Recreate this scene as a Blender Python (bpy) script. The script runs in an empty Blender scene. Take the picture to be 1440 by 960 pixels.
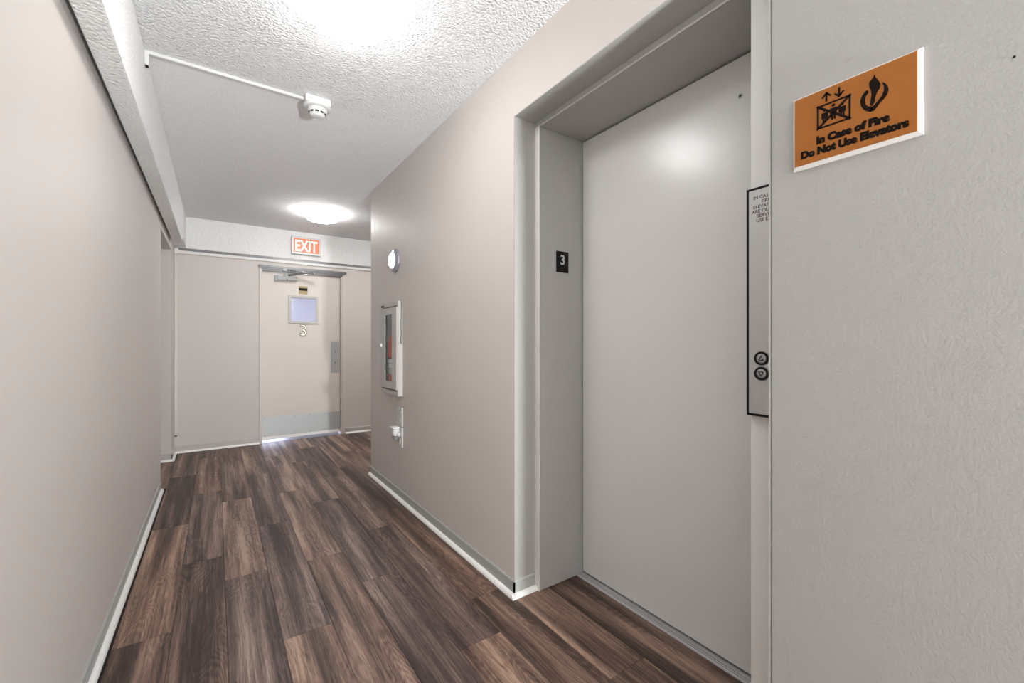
import bpy, bmesh, math, random
from mathutils import Vector, Matrix

# ------------------------------------------------------------------ camera, world, exposure
SC = bpy.context.scene
COL = SC.collection
PI = math.pi
F_PX, VP_X, HOR = 600.0, 304.0, 481.0
YAW = math.atan((720.0 - VP_X) / F_PX)
cam_d = bpy.data.cameras.new('camera')
cam_d.sensor_width = 36.0
cam_d.lens = F_PX * 36.0 / 1440.0
cam_d.shift_y = (HOR - 480.0) / 1440.0
cam_d.clip_start = 0.01
cam = bpy.data.objects.new('camera', cam_d)
COL.objects.link(cam)
cam.location = (0, 0, 1.16)
cam.rotation_euler = (PI / 2, 0, -YAW)
SC.camera = cam

world = bpy.data.worlds.new('world')
SC.world = world
world.use_nodes = True
world.node_tree.nodes['Background'].inputs[0].default_value = (0.9, 0.93, 1.0, 1)
world.node_tree.nodes['Background'].inputs[1].default_value = 0.3

LAMP_NEAR, LAMP_FAR, FILL_REAR, FILL_SIDE = 30.0, 37.0, 7.0, 48.0      # diffuser radiance of the ceiling lights; rear and side are unseen, added for fill
STAIR_POWER = 50.0                                      # assumed light in the stairwell behind the exit door
# lamps that are not ceiling lights: a fill lamp added far behind the viewer, the assumed stairwell light and an added spill light
def area_light(name, loc, rot, w, h, power, col, label):
    d = bpy.data.lights.new(name, 'AREA'); d.shape = 'RECTANGLE'; d.size = w; d.size_y = h
    d.energy = power; d.color = col
    o = bpy.data.objects.new(name, d); COL.objects.link(o)
    o.location = loc; o.rotation_euler = rot
    o['label'] = label; o['category'] = 'light'
    return o
area_light('floor_uplight_beam', (1.005, -2.75, 0.30), (PI - math.radians(32), 0, 0), 0.17, 0.40, 280.0, (0.95, 0.98, 1.0),
             'uplight standing on the floor at the back of the hall behind the viewer')
area_light('stairwell_daylight', (-0.42, 6.75, 0.62), (0, -PI / 2, 0), 1.2, 1.1, STAIR_POWER, (0.88, 0.90, 1.0),
             'cool daylight from the stairwell window behind the exit door')  # assumed source for the lit stairwell, itself out of view
area_light('stair_floor_glint', (0.62, 7.35, 0.14), (-PI / 2, 0, 0), 0.5, 0.22, 12.0, (0.62, 0.70, 1.0),
             'low daylight on the stair landing that spills under the exit door')  # unseen lamp added to make the bluish spill under the door
SC.view_settings.view_transform = 'Standard'
SC.view_settings.look = 'None'
SC.view_settings.exposure = 0.0
SC.view_settings.gamma = 1.0
SC.view_settings.use_curve_mapping = False

# ------------------------------------------------------------------ materials
def new_mat(name):
    m = bpy.data.materials.new(name)
    m.use_nodes = True
    nt = m.node_tree
    return m, nt, nt.nodes['Principled BSDF']

def N(nt, t, **kw):
    n = nt.nodes.new(t)
    for k, v in kw.items():
        if k.startswith('i_'):
            n.inputs[k[2:].replace('_', ' ')].default_value = v
        else:
            setattr(n, k, v)
    return n

def math_n(nt, op, a, b=None, c=None, clamp=False):
    n = nt.nodes.new('ShaderNodeMath')
    n.operation = op
    n.use_clamp = clamp
    for i, v in enumerate((a, b, c)):
        if v is None: continue
        if isinstance(v, (int, float)): n.inputs[i].default_value = v
        else: nt.links.new(v, n.inputs[i])
    return n.outputs[0]

def mix_c(nt, fac, a, b, blend='MIX'):
    n = nt.nodes.new('ShaderNodeMix')
    n.data_type = 'RGBA'
    n.blend_type = blend
    for sock, v in ((n.inputs[0], fac), (n.inputs[6], a), (n.inputs[7], b)):
        if isinstance(v, (int, float)): sock.default_value = v
        elif isinstance(v, tuple): sock.default_value = v if len(v) == 4 else v + (1,)
        else: nt.links.new(v, sock)
    return n.outputs[2]

def simple(name, col, rough=0.5, metal=0.0, noise=0.04, nscale=30.0, bump=0.0, bscale=200.0, bdist=0.001,
           spec=0.5, brushed=None, emit=None, estr=0.0, trans=0.0):
    """principled paint/metal/plastic with a little procedural unevenness"""
    m, nt, p = new_mat(name)
    L = nt.links
    tc = N(nt, 'ShaderNodeTexCoord')
    nz = N(nt, 'ShaderNodeTexNoise', i_Scale=nscale, i_Detail=3.0)
    vec = tc.outputs['Object']
    if brushed:
        mp = N(nt, 'ShaderNodeMapping')
        mp.inputs['Scale'].default_value = brushed
        L.new(vec, mp.inputs[0]); vec = mp.outputs[0]
    L.new(vec, nz.inputs['Vector'])
    f = math_n(nt, 'MULTIPLY_ADD', nz.outputs['Fac'], 2 * noise, 1 - noise)
    hv = N(nt, 'ShaderNodeHueSaturation')
    hv.inputs['Color'].default_value = tuple(col) + (1,)
    L.new(f, hv.inputs['Value'])
    L.new(hv.outputs[0], p.inputs['Base Color'])
    p.inputs['Roughness'].default_value = rough
    p.inputs['Metallic'].default_value = metal
    p.inputs['Specular IOR Level'].default_value = spec
    if trans: p.inputs['Transmission Weight'].default_value = trans
    if bump:
        bn = N(nt, 'ShaderNodeTexNoise', i_Scale=bscale, i_Detail=2.0)
        L.new(tc.outputs['Object'], bn.inputs['Vector'])
        b = N(nt, 'ShaderNodeBump', i_Strength=bump, i_Distance=bdist)
        L.new(bn.outputs['Fac'], b.inputs['Height'])
        L.new(b.outputs[0], p.inputs['Normal'])
    if emit:
        p.inputs['Emission Color'].default_value = tuple(emit) + (1,)
        p.inputs['Emission Strength'].default_value = estr
    return m

def wall_paint(name, col, rough=0.55, roller=0.35, mottled=0.02, scuffs=0.0):
    m, nt, p = new_mat(name)
    L = nt.links
    tc = N(nt, 'ShaderNodeTexCoord')
    big = N(nt, 'ShaderNodeTexNoise', i_Scale=2.3, i_Detail=4.0, i_Roughness=0.6)
    L.new(tc.outputs['Object'], big.inputs['Vector'])
    fine = N(nt, 'ShaderNodeTexNoise', i_Scale=170.0, i_Detail=3.0, i_Roughness=0.6)
    L.new(tc.outputs['Object'], fine.inputs['Vector'])
    mp = N(nt, 'ShaderNodeMapping'); mp.inputs['Scale'].default_value = (30, 30, 95)
    L.new(tc.outputs['Object'], mp.inputs[0])
    lap = N(nt, 'ShaderNodeTexNoise', i_Scale=1.0, i_Detail=4.0, i_Roughness=0.7)
    L.new(mp.outputs[0], lap.inputs['Vector'])
    f = math_n(nt, 'MULTIPLY_ADD', big.outputs['Fac'], 2 * mottled, 1 - mottled)
    f = math_n(nt, 'ADD', f, math_n(nt, 'MULTIPLY_ADD', lap.outputs['Fac'], 0.03, -0.015))
    if scuffs:
        sn = N(nt, 'ShaderNodeTexNoise', i_Scale=1.0, i_Detail=2.0)
        mp2 = N(nt, 'ShaderNodeMapping'); mp2.inputs['Scale'].default_value = (22, 14, 40)
        mp2.inputs['Rotation'].default_value = (0.5, 0, 0)
        L.new(tc.outputs['Object'], mp2.inputs[0]); L.new(mp2.outputs[0], sn.inputs['Vector'])
        s = math_n(nt, 'MULTIPLY', math_n(nt, 'SUBTRACT', sn.outputs['Fac'], 0.74, clamp=True), 6.0, clamp=True)
        f = math_n(nt, 'SUBTRACT', f, math_n(nt, 'MULTIPLY', s, scuffs))
    hv = N(nt, 'ShaderNodeHueSaturation')
    hv.inputs['Color'].default_value = tuple(col) + (1,)
    L.new(f, hv.inputs['Value'])
    L.new(hv.outputs[0], p.inputs['Base Color'])
    p.inputs['Roughness'].default_value = rough
    p.inputs['Specular IOR Level'].default_value = 0.22
    h = math_n(nt, 'MULTIPLY_ADD', lap.outputs['Fac'], 0.6, fine.outputs['Fac'])
    b = N(nt, 'ShaderNodeBump', i_Strength=roller, i_Distance=0.0012)
    L.new(h, b.inputs['Height'])
    L.new(b.outputs[0], p.inputs['Normal'])
    return m

def popcorn(name, col, strength, smoothed=False, scale=95.0):
    m, nt, p = new_mat(name)
    L = nt.links
    g = N(nt, 'ShaderNodeNewGeometry')
    nz = N(nt, 'ShaderNodeTexNoise', i_Scale=scale, i_Detail=3.0, i_Roughness=0.55)
    L.new(g.outputs['Position'], nz.inputs['Vector'])
    vo = N(nt, 'ShaderNodeTexVoronoi', i_Scale=scale * 1.1)
    L.new(g.outputs['Position'], vo.inputs['Vector'])
    h = math_n(nt, 'SUBTRACT', math_n(nt, 'MULTIPLY', nz.outputs['Fac'], 1.6), math_n(nt, 'MULTIPLY', vo.outputs['Distance'], 0.7))
    b = N(nt, 'ShaderNodeBump', i_Distance=0.008)
    L.new(h, b.inputs['Height'])
    if smoothed:      # bump weakened beyond the cable raceway, imitating noise-reduction smoothing
        sx = N(nt, 'ShaderNodeSeparateXYZ'); L.new(g.outputs['Position'], sx.inputs[0])
        mr = N(nt, 'ShaderNodeMapRange'); mr.inputs[1].default_value = 2.50; mr.inputs[2].default_value = 2.56
        mr.inputs[3].default_value = 0.0; mr.inputs[4].default_value = 1.0
        L.new(sx.outputs[1], mr.inputs[0])
        mr2 = N(nt, 'ShaderNodeMapRange'); mr2.inputs[1].default_value = 3.3; mr2.inputs[2].default_value = 4.6
        mr2.inputs[3].default_value = 1.0; mr2.inputs[4].default_value = 0.0
        L.new(sx.outputs[1], mr2.inputs[0])
        mr3 = N(nt, 'ShaderNodeMapRange'); mr3.inputs[1].default_value = 0.45; mr3.inputs[2].default_value = 0.85
        mr3.inputs[3].default_value = 1.0; mr3.inputs[4].default_value = 0.25
        L.new(sx.outputs[0], mr3.inputs[0])
        k = math_n(nt, 'MULTIPLY', math_n(nt, 'MULTIPLY', mr.outputs[0], mr2.outputs[0]), mr3.outputs[0])
        L.new(math_n(nt, 'MULTIPLY', math_n(nt, 'MULTIPLY_ADD', k, -0.85, 1.0), strength), b.inputs['Strength'])
    else:
        b.inputs['Strength'].default_value = strength
    L.new(b.outputs[0], p.inputs['Normal'])
    c = mix_c(nt, math_n(nt, 'MULTIPLY_ADD', nz.outputs['Fac'], 2.2, -0.6, clamp=True), tuple(v * 0.90 for v in col), tuple(col))
    L.new(c, p.inputs['Base Color'])
    p.inputs['Roughness'].default_value = 0.9
    p.inputs['Specular IOR Level'].default_value = 0.15
    return m

def plank_wood():
    """vinyl oak planks: obj.color = (tone, warmth, seed, lightest-strip position)"""
    m, nt, p = new_mat('oak_vinyl_plank')
    L = nt.links
    tc = N(nt, 'ShaderNodeTexCoord')
    oi = N(nt, 'ShaderNodeObjectInfo')
    sc = N(nt, 'ShaderNodeSeparateColor'); L.new(oi.outputs['Color'], sc.inputs[0])
    tone, warm, seed = sc.outputs[0], sc.outputs[1], sc.outputs[2]
    off = N(nt, 'ShaderNodeCombineXYZ')
    L.new(math_n(nt, 'MULTIPLY', seed, 37.0), off.inputs[0])
    L.new(math_n(nt, 'MULTIPLY', seed, 91.0), off.inputs[1])
    L.new(math_n(nt, 'MULTIPLY', seed, 13.0), off.inputs[2])
    va = N(nt, 'ShaderNodeVectorMath', operation='ADD')
    L.new(tc.outputs['Object'], va.inputs[0]); L.new(off.outputs[0], va.inputs[1])
    def nz(sx, sy, detail=2.0, rough=0.5, dist=0.0, src=None):
        mp = N(nt, 'ShaderNodeMapping'); mp.inputs['Scale'].default_value = (sx, sy, 1)
        L.new((src or va.outputs[0]), mp.inputs[0])
        n = N(nt, 'ShaderNodeTexNoise', i_Scale=1.0, i_Detail=detail, i_Roughness=rough, i_Distortion=dist)
        L.new(mp.outputs[0], n.inputs['Vector'])
        return n.outputs['Fac']
    strips = nz(15, 0.7, 2.0, 0.5)              # the broad lengthwise light and dark strips
    strips2 = nz(38, 1.6, 2.0, 0.55)
    field = nz(8.5, 1.5, 1.5, 0.45, 0.3)        # its contour lines make cathedral grain and knots
    rings = math_n(nt, 'SINE', math_n(nt, 'MULTIPLY', math_n(nt, 'MULTIPLY_ADD', nz(70, 9, 2.0), 0.05, field), 165.0))
    ringmask = math_n(nt, 'MULTIPLY', math_n(nt, 'SUBTRACT', nz(6, 1.3, 1.0), 0.40, clamp=True), 5.0, clamp=True)
    rings = math_n(nt, 'MULTIPLY', rings, math_n(nt, 'MULTIPLY_ADD', ringmask, 0.8, 0.2))
    fine = nz(260, 7, 3.0, 0.65)
    pores = nz(420, 22, 2.0, 0.6)
    s = math_n(nt, 'MULTIPLY_ADD', math_n(nt, 'SUBTRACT', strips, 0.5), 2.0, tone)
    s = math_n(nt, 'MULTIPLY_ADD', math_n(nt, 'SUBTRACT', strips2, 0.5), 0.65, s)
    s = math_n(nt, 'MULTIPLY_ADD', rings, 0.105, s)
    s = math_n(nt, 'MULTIPLY_ADD', math_n(nt, 'SUBTRACT', nz(110, 3.2, 3.0, 0.6), 0.5), 0.75, s)
    s = math_n(nt, 'MULTIPLY_ADD', math_n(nt, 'SUBTRACT', fine, 0.5), 0.95, s)
    s = math_n(nt, 'SUBTRACT', s, math_n(nt, 'MULTIPLY', math_n(nt, 'SUBTRACT', pores, 0.58, clamp=True), 2.6), clamp=True)
    ramp = N(nt, 'ShaderNodeValToRGB')
    e = ramp.color_ramp.elements
    e[0].position = 0.0; e[0].color = (0.036, 0.0225, 0.018, 1)
    e[1].position = 1.0; e[1].color = (0.43, 0.325, 0.25, 1)
    for pos, c in ((0.25, (0.088, 0.057, 0.046, 1)), (0.5, (0.168, 0.115, 0.092, 1)), (0.75, (0.285, 0.205, 0.16, 1))):
        q = e.new(pos); q.color = c
    L.new(s, ramp.inputs[0])
    cool = mix_c(nt, 1.0, ramp.outputs[0], (0.98, 1.02, 1.16), 'MULTIPLY')
    hot = mix_c(nt, 1.0, ramp.outputs[0], (1.12, 0.97, 0.86), 'MULTIPLY')
    col = mix_c(nt, warm, cool, hot)
    flecks = math_n(nt, 'MULTIPLY', math_n(nt, 'SUBTRACT', nz(190, 11, 2.0, 0.6, 0.4), 0.64, clamp=True), 3.0, clamp=True)
    col = mix_c(nt, math_n(nt, 'MULTIPLY', flecks, 0.55), col, (0.30, 0.215, 0.165))
    L.new(col, p.inputs['Base Color'])
    L.new(math_n(nt, 'MULTIPLY_ADD', fine, 0.22, 0.36), p.inputs['Roughness'])
    p.inputs['Specular IOR Level'].default_value = 0.42
    b = N(nt, 'ShaderNodeBump', i_Strength=0.28, i_Distance=0.0008)
    L.new(fine, b.inputs['Height'])
    L.new(b.outputs[0], p.inputs['Normal'])
    return m

M = {}
M['beige'] = wall_paint('beige_wall_paint', (0.645, 0.602, 0.57), 0.5, 0.16, 0.012)
M['grey_wall'] = wall_paint('rolled_grey_wall_paint', (0.375, 0.364, 0.348), 0.5, 0.75, 0.03, scuffs=0.16)
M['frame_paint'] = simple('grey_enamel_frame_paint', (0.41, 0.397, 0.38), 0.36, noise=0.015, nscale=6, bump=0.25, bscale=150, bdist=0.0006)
M['door_paint'] = simple('grey_enamel_elevator_paint', (0.63, 0.615, 0.595), 0.23, noise=0.015, nscale=5, bump=0.45, bscale=230, bdist=0.0008)
M['exit_paint'] = simple('beige_enamel_door_paint', (0.67, 0.62, 0.575), 0.45, noise=0.012, nscale=4, bump=0.15, bscale=120, bdist=0.0005)
M['ceiling'] = popcorn('popcorn_ceiling', (0.92, 0.92, 0.925), 1.0, True)
M['popcorn'] = popcorn('popcorn_beam', (0.90, 0.90, 0.89), 0.55, False, 80)
M['plank'] = plank_wood()
M['subfloor'] = simple('dark_plank_joint', (0.02, 0.014, 0.011), 0.8)
M['base_grey'] = simple('grey_vinyl_baseboard', (0.43, 0.44, 0.42), 0.4, noise=0.05, nscale=12, bump=0.1)
M['base_taupe'] = simple('taupe_gloss_baseboard', (0.52, 0.49, 0.455), 0.35, noise=0.03, nscale=12, bump=0.1)
M['white_gloss'] = simple('white_gloss_trim', (0.93, 0.92, 0.90), 0.28, noise=0.015)
M['white_plastic'] = simple('white_plastic', (0.68, 0.68, 0.665), 0.4, noise=0.015)
M['raceway_white'] = simple('painted_raceway', (0.76, 0.75, 0.73), 0.4, noise=0.02)
M['raceway_taupe'] = simple('taupe_painted_raceway', (0.66, 0.63, 0.585), 0.4, noise=0.02)
M['dark_gap'] = simple('dark_gap', (0.012, 0.011, 0.010), 0.9)
M['grey_metal'] = simple('grey_aluminium_drip_head', (0.21, 0.21, 0.215), 0.4, 0.55, noise=0.05, brushed=(1, 60, 60))
M['closer_metal'] = simple('satin_aluminium_closer', (0.30, 0.305, 0.31), 0.3, 0.6, noise=0.04)
M['steel'] = simple('brushed_stainless_steel', (0.47, 0.465, 0.455), 0.36, 0.85, noise=0.07, nscale=1.0, brushed=(8, 8, 260))
M['push_steel'] = simple('dull_brushed_push_plate', (0.42, 0.42, 0.42), 0.48, 0.35, noise=0.12, nscale=1.0, brushed=(500, 8, 40))
M['kick_steel'] = simple('satin_kick_plate', (0.47, 0.49, 0.49), 0.45, 0.3, noise=0.05, nscale=3.0)
M['brass'] = simple('aged_brass', (0.80, 0.74, 0.60), 0.3, 0.5, noise=0.1)
M['dark_brass'] = simple('dark_tarnished_brass', (0.10, 0.075, 0.045), 0.45, 0.5, noise=0.1)
M['chrome'] = simple('polished_chrome', (0.78, 0.78, 0.80), 0.15, 1.0, noise=0.03)
M['rim_grey'] = simple('silver_grey_rim', (0.36, 0.36, 0.41), 0.3, 0.5, noise=0.03)
M['black'] = simple('black_plastic', (0.008, 0.007, 0.007), 0.5, noise=0.1, spec=0.15)
M['ink'] = simple('black_ink', (0.008, 0.005, 0.004), 0.7, noise=0.05, spec=0.08)
M['brown_ink'] = simple('dark_red_ink', (0.045, 0.016, 0.016), 0.7, noise=0.05, spec=0.1)
M['orange'] = simple('orange_sign_face', (0.31, 0.107, 0.019), 0.45, noise=0.05, nscale=9, spec=0.2)
M['cream'] = simple('cream_acrylic_sign_edge', (0.62, 0.595, 0.56), 0.3, noise=0.02)
M['gold'] = simple('gold_placard', (0.36, 0.29, 0.15), 0.35, 0.4, noise=0.08)
M['red_paint'] = simple('red_extinguisher_enamel', (0.62, 0.045, 0.025), 0.3, noise=0.03)
M['label_white'] = simple('white_label_paper', (0.75, 0.75, 0.73), 0.6, noise=0.04)
M['cabinet'] = simple('pale_grey_cabinet_enamel', (0.52, 0.505, 0.475), 0.38, noise=0.02)
M['cabinet_in'] = simple('white_cabinet_lining', (0.62, 0.64, 0.68), 0.5, noise=0.03)
M['stair_wall'] = simple('pale_stairwell_wall', (0.72, 0.73, 0.80), 0.7, noise=0.02)
M['sign_grey'] = simple('light_grey_digit', (0.55, 0.55, 0.54), 0.5, noise=0.02)
M['sill'] = simple('aluminium_sill', (0.62, 0.61, 0.62), 0.38, 0.35, noise=0.1, nscale=1.0, brushed=(300, 4, 1))
M['lamp_glow'] = simple('glowing_opal_diffuser', (0.9, 0.9, 0.9), 0.5, emit=(1.0, 0.99, 0.975), estr=LAMP_NEAR)
M['lamp_glow_far'] = simple('glowing_opal_diffuser_far', (0.9, 0.9, 0.9), 0.5, emit=(1.0, 0.99, 0.975), estr=LAMP_FAR)
M['lamp_glow_rear'] = simple('glowing_opal_diffuser_rear', (0.9, 0.9, 0.9), 0.5, emit=(1.0, 0.99, 0.975), estr=FILL_REAR)
M['lamp_glow_side'] = simple('glowing_opal_diffuser_side', (0.9, 0.9, 0.9), 0.5, emit=(1.0, 0.99, 0.975), estr=FILL_SIDE)
M['lamp_pan'] = simple('grey_lamp_pan', (0.62, 0.62, 0.65), 0.4, noise=0.02)
M['wall_lamp_glow'] = simple('glowing_wall_lens', (0.9, 0.9, 0.9), 0.3, emit=(1.0, 1.0, 1.0), estr=1.6)
M['exit_red'] = simple('lit_red_exit_face', (0.75, 0.12, 0.06), 0.4, emit=(1.0, 0.17, 0.075), estr=0.62)
M['exit_white'] = simple('lit_exit_letters', (0.9, 0.85, 0.8), 0.4, emit=(1.0, 0.93, 0.90), estr=1.05)

def glass(name, col, gloss):
    """thin clear sheet: straight-through view with a Fresnel sheen"""
    m, nt, p = new_mat(name)
    nt.nodes.remove(p)
    tr = N(nt, 'ShaderNodeBsdfTransparent'); tr.inputs[0].default_value = tuple(col) + (1,)
    gl = N(nt, 'ShaderNodeBsdfGlossy', i_Roughness=0.03)
    fr = N(nt, 'ShaderNodeFresnel', i_IOR=1.45)
    tc = N(nt, 'ShaderNodeTexCoord'); nz = N(nt, 'ShaderNodeTexNoise', i_Scale=14.0)
    nt.links.new(tc.outputs['Object'], nz.inputs['Vector'])
    mx = N(nt, 'ShaderNodeMixShader')
    f = math_n(nt, 'MULTIPLY', fr.outputs[0], math_n(nt, 'MULTIPLY_ADD', nz.outputs['Fac'], 0.2 * gloss, 0.9 * gloss))
    nt.links.new(f, mx.inputs[0]); nt.links.new(tr.outputs[0], mx.inputs[1]); nt.links.new(gl.outputs[0], mx.inputs[2])
    nt.links.new(mx.outputs[0], nt.nodes['Material Output'].inputs['Surface'])
    return m
M['pane'] = glass('stair_door_glass', (0.97, 0.97, 0.99), 0.6)
M['cab_pane'] = glass('cabinet_glass', (0.97, 0.98, 0.985), 0.2)

# ------------------------------------------------------------------ geometry helpers
# A frame maps (a to the right, b upward, c out of the surface) to world space.
class Frame:
    def __init__(self, o, facing):
        self.o = Vector(o)
        self.a, self.b, self.c = {
            '-x': ((0, -1, 0), (0, 0, 1), (-1, 0, 0)),
            '-y': ((1, 0, 0), (0, 0, 1), (0, -1, 0)),
            '-z': ((1, 0, 0), (0, 1, 0), (0, 0, -1)),      # under a ceiling: a = x, b = y, c = down
            'w': ((1, 0, 0), (0, 1, 0), (0, 0, 1)),
        }[facing]
        self.m = Matrix((self.a, self.b, self.c)).transposed()
    def __call__(self, p):
        return self.o + self.m @ Vector(p)
WORLD = Frame((0, 0, 0), 'w')

class MB:
    """collects world-space geometry and links it as ONE mesh object"""
    def __init__(self): self.bm = bmesh.new()
    def _add(self, verts, faces, smooth=False):
        vs = [self.bm.verts.new(v) for v in verts]
        out = []
        for f in faces:
            try:
                fc = self.bm.faces.new([vs[i] for i in f]); fc.smooth = smooth; out.append(fc)
            except ValueError:
                pass
        return vs, out
    def box(self, a0, a1, b0, b1, c0, c1, fr=WORLD, bevel=0.0, seg=2):
        pts = [fr((x, y, z)) for z in (c0, c1) for y in (b0, b1) for x in (a0, a1)]
        vs, fs = self._add(pts, [(0, 2, 3, 1), (4, 5, 7, 6), (0, 1, 5, 4), (2, 6, 7, 3), (0, 4, 6, 2), (1, 3, 7, 5)])
        if bevel:
            es = list({e for f in fs for e in f.edges})
            bmesh.ops.bevel(self.bm, geom=es, offset=bevel, segments=seg, affect='EDGES', clamp_overlap=True)
        return self
    def prism(self, poly, c0, c1, fr=WORLD):
        n = len(poly)
        pts = [fr((x, y, c0)) for x, y in poly] + [fr((x, y, c1)) for x, y in poly]
        self._add(pts, [tuple(range(n))[::-1], tuple(range(n, 2 * n))] + [(i, (i + 1) % n, n + (i + 1) % n, n + i) for i in range(n)])
        return self
    def sweep(self, poly, axis, t0, t1):
        """a moulding: cross-section poly in the two other axes, run along a world axis"""
        n = len(poly)
        def P(u, v, t): return Vector((u, t, v)) if axis == 'y' else Vector((t, u, v))
        pts = [P(u, v, t0) for u, v in poly] + [P(u, v, t1) for u, v in poly]
        self._add(pts, [tuple(range(n))[::-1], tuple(range(n, 2 * n))] + [(i, (i + 1) % n, n + (i + 1) % n, n + i) for i in range(n)])
        return self
    def lathe(self, prof, fr, ca=0.0, cb=0.0, seg=40, smooth=True):
        """prof = [(radius, c)...] about the frame's outward axis"""
        pts, faces = [], []
        for r, c in prof:
            for k in range(seg):
                t = 2 * PI * k / seg
                pts.append(fr((ca + r * math.cos(t), cb + r * math.sin(t), c)))
        for i in range(len(prof) - 1):
            for k in range(seg):
                k2 = (k + 1) % seg
                faces.append((i * seg + k, i * seg + k2, (i + 1) * seg + k2, (i + 1) * seg + k))
        faces.append(tuple(range(seg))[::-1])
        faces.append(tuple(range((len(prof) - 1) * seg, len(prof) * seg)))
        self._add(pts, faces, smooth)
        return self
    def tube(self, path, r, fr=WORLD, seg=10):
        P = [fr(p) for p in path]
        pts, faces = [], []
        for i, q in enumerate(P):
            d = (P[min(i + 1, len(P) - 1)] - P[max(i - 1, 0)]).normalized()
            u = d.orthogonal().normalized() if i == 0 else (u - d * u.dot(d)).normalized()
            v = d.cross(u)
            for k in range(seg):
                t = 2 * PI * k / seg
                pts.append(q + (u * math.cos(t) + v * math.sin(t)) * r)
        for i in range(len(P) - 1):
            for k in range(seg):
                k2 = (k + 1) % seg
                faces.append((i * seg + k, i * seg + k2, (i + 1) * seg + k2, (i + 1) * seg + k))
        faces.append(tuple(range(seg))[::-1]); faces.append(tuple(range((len(P) - 1) * seg, len(P) * seg)))
        self._add(pts, faces, True)
        return self
    def ring(self, r0, r1, c0, c1, fr, ca=0.0, cb=0.0, seg=36):
        pts, faces = [], []
        for r, c in ((r0, c0), (r1, c0), (r1, c1), (r0, c1)):
            for k in range(seg):
                t = 2 * PI * k / seg
                pts.append(fr((ca + r * math.cos(t), cb + r * math.sin(t), c)))
        for i in range(4):
            j = (i + 1) % 4
            for k in range(seg):
                k2 = (k + 1) % seg
                faces.append((i * seg + k, i * seg + k2, j * seg + k2, j * seg + k))
        self._add(pts, faces)
        return self
    def rect_ring(self, a0, a1, b0, b1, w, c0, c1, fr, bevel=0.0):
        self.box(a0, a1, b0, b0 + w, c0, c1, fr, bevel); self.box(a0, a1, b1 - w, b1, c0, c1, fr, bevel)
        self.box(a0, a0 + w, b0 + w, b1 - w, c0, c1, fr, bevel); self.box(a1 - w, a1, b0 + w, b1 - w, c0, c1, fr, bevel)
        return self
    def text(self, s, a, b, size, c0, depth, fr, align='LEFT', width=None, weight=0.0, spacing=1.0):
        cu = bpy.data.curves.new('txt', 'FONT')
        cu.body = s; cu.size = size; cu.align_x = align; cu.offset = weight; cu.space_character = spacing
        cu.extrude = 0.0; cu.resolution_u = 4
        ob = bpy.data.objects.new('txt', cu); COL.objects.link(ob)
        bpy.context.view_layer.update()
        me = bpy.data.meshes.new_from_object(ob.evaluated_get(bpy.context.evaluated_depsgraph_get()))
        bpy.data.objects.remove(ob); bpy.data.curves.remove(cu)
        xs = [v.co.x for v in me.vertices]
        sx = 1.0
        x0 = 0.0
        if width:
            sx = width / (max(xs) - min(xs)); x0 = min(xs) if align == 'LEFT' else (max(xs) + min(xs)) / 2
        tb = bmesh.new(); tb.from_mesh(me); bpy.data.meshes.remove(me)
        r = bmesh.ops.extrude_face_region(tb, geom=tb.faces[:])
        top = {v for v in r['geom'] if isinstance(v, bmesh.types.BMVert)}
        tb.verts.ensure_lookup_table()
        idx = {v: i for i, v in enumerate(tb.verts)}
        pts = [fr((a + (v.co.x - x0) * sx, b + v.co.y, c0 + (depth if v in top else 0.0))) for v in tb.verts]
        faces = [tuple(idx[v] for v in f.verts) for f in tb.faces]
        tb.free()
        self._add(pts, faces)
        return self
    def build(self, name, mat, parent=None, label=None, origin=None, smooth_angle=None):
        bmesh.ops.recalc_face_normals(self.bm, faces=self.bm.faces)
        cs = [v.co for v in self.bm.verts]
        if origin is None:
            lo = Vector((min(c.x for c in cs), min(c.y for c in cs), min(c.z for c in cs)))
            hi = Vector((max(c.x for c in cs), max(c.y for c in cs), max(c.z for c in cs)))
            origin = Vector(((lo.x + hi.x) / 2, (lo.y + hi.y) / 2, lo.z if parent is None else (lo.z + hi.z) / 2))
        origin = Vector(origin)
        bmesh.ops.translate(self.bm, vec=-origin, verts=self.bm.verts)
        me = bpy.data.meshes.new(name)
        self.bm.to_mesh(me); self.bm.free()
        me.materials.append(mat)
        o = bpy.data.objects.new(name, me)
        COL.objects.link(o)
        place(o, origin, parent)
        if label: o['label'] = label
        return o

def wloc(o):
    v = Vector(o.location)
    while o.parent: o = o.parent; v += Vector(o.location)
    return v
def place(o, origin, parent):
    if parent is not None:
        o.parent = parent
        o.location = Vector(origin) - wloc(parent)
    else:
        o.location = origin
def tag(o, label, cat, group=None, kind=None):
    o['label'] = label; o['category'] = cat
    if group: o['group'] = group
    if kind: o['kind'] = kind
    return o
def empty(name, loc, label, cat, group=None, kind=None):
    o = bpy.data.objects.new(name, None); o.empty_display_size = 0.05
    COL.objects.link(o); o.location = loc
    return tag(o, label, cat, group, kind)
def struct(mb, name, mat, label, cat):
    return tag(mb.build(name, mat), label, cat, kind='structure')
def B(*a, **k): return MB().box(*a, **k)

# ------------------------------------------------------------------ measures (metres)
LW, RW = -0.36, 1.12            # hall wall faces
FY = 5.66                       # end wall
CZ = 2.48                       # ceiling
SY = 3.80                       # corner where the hall widens to the right
EY0, EY1 = 0.50, 1.60           # elevator alcove along the wall
FX, DX = 1.24, 1.51             # elevator frame face, elevator door face
OY0, OY1, OZ = 0.603, 1.56, 2.165
PY0, PY1, PZ = 4.35, 5.32, 2.062  # side passage on the left
BACK = -3.2

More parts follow.
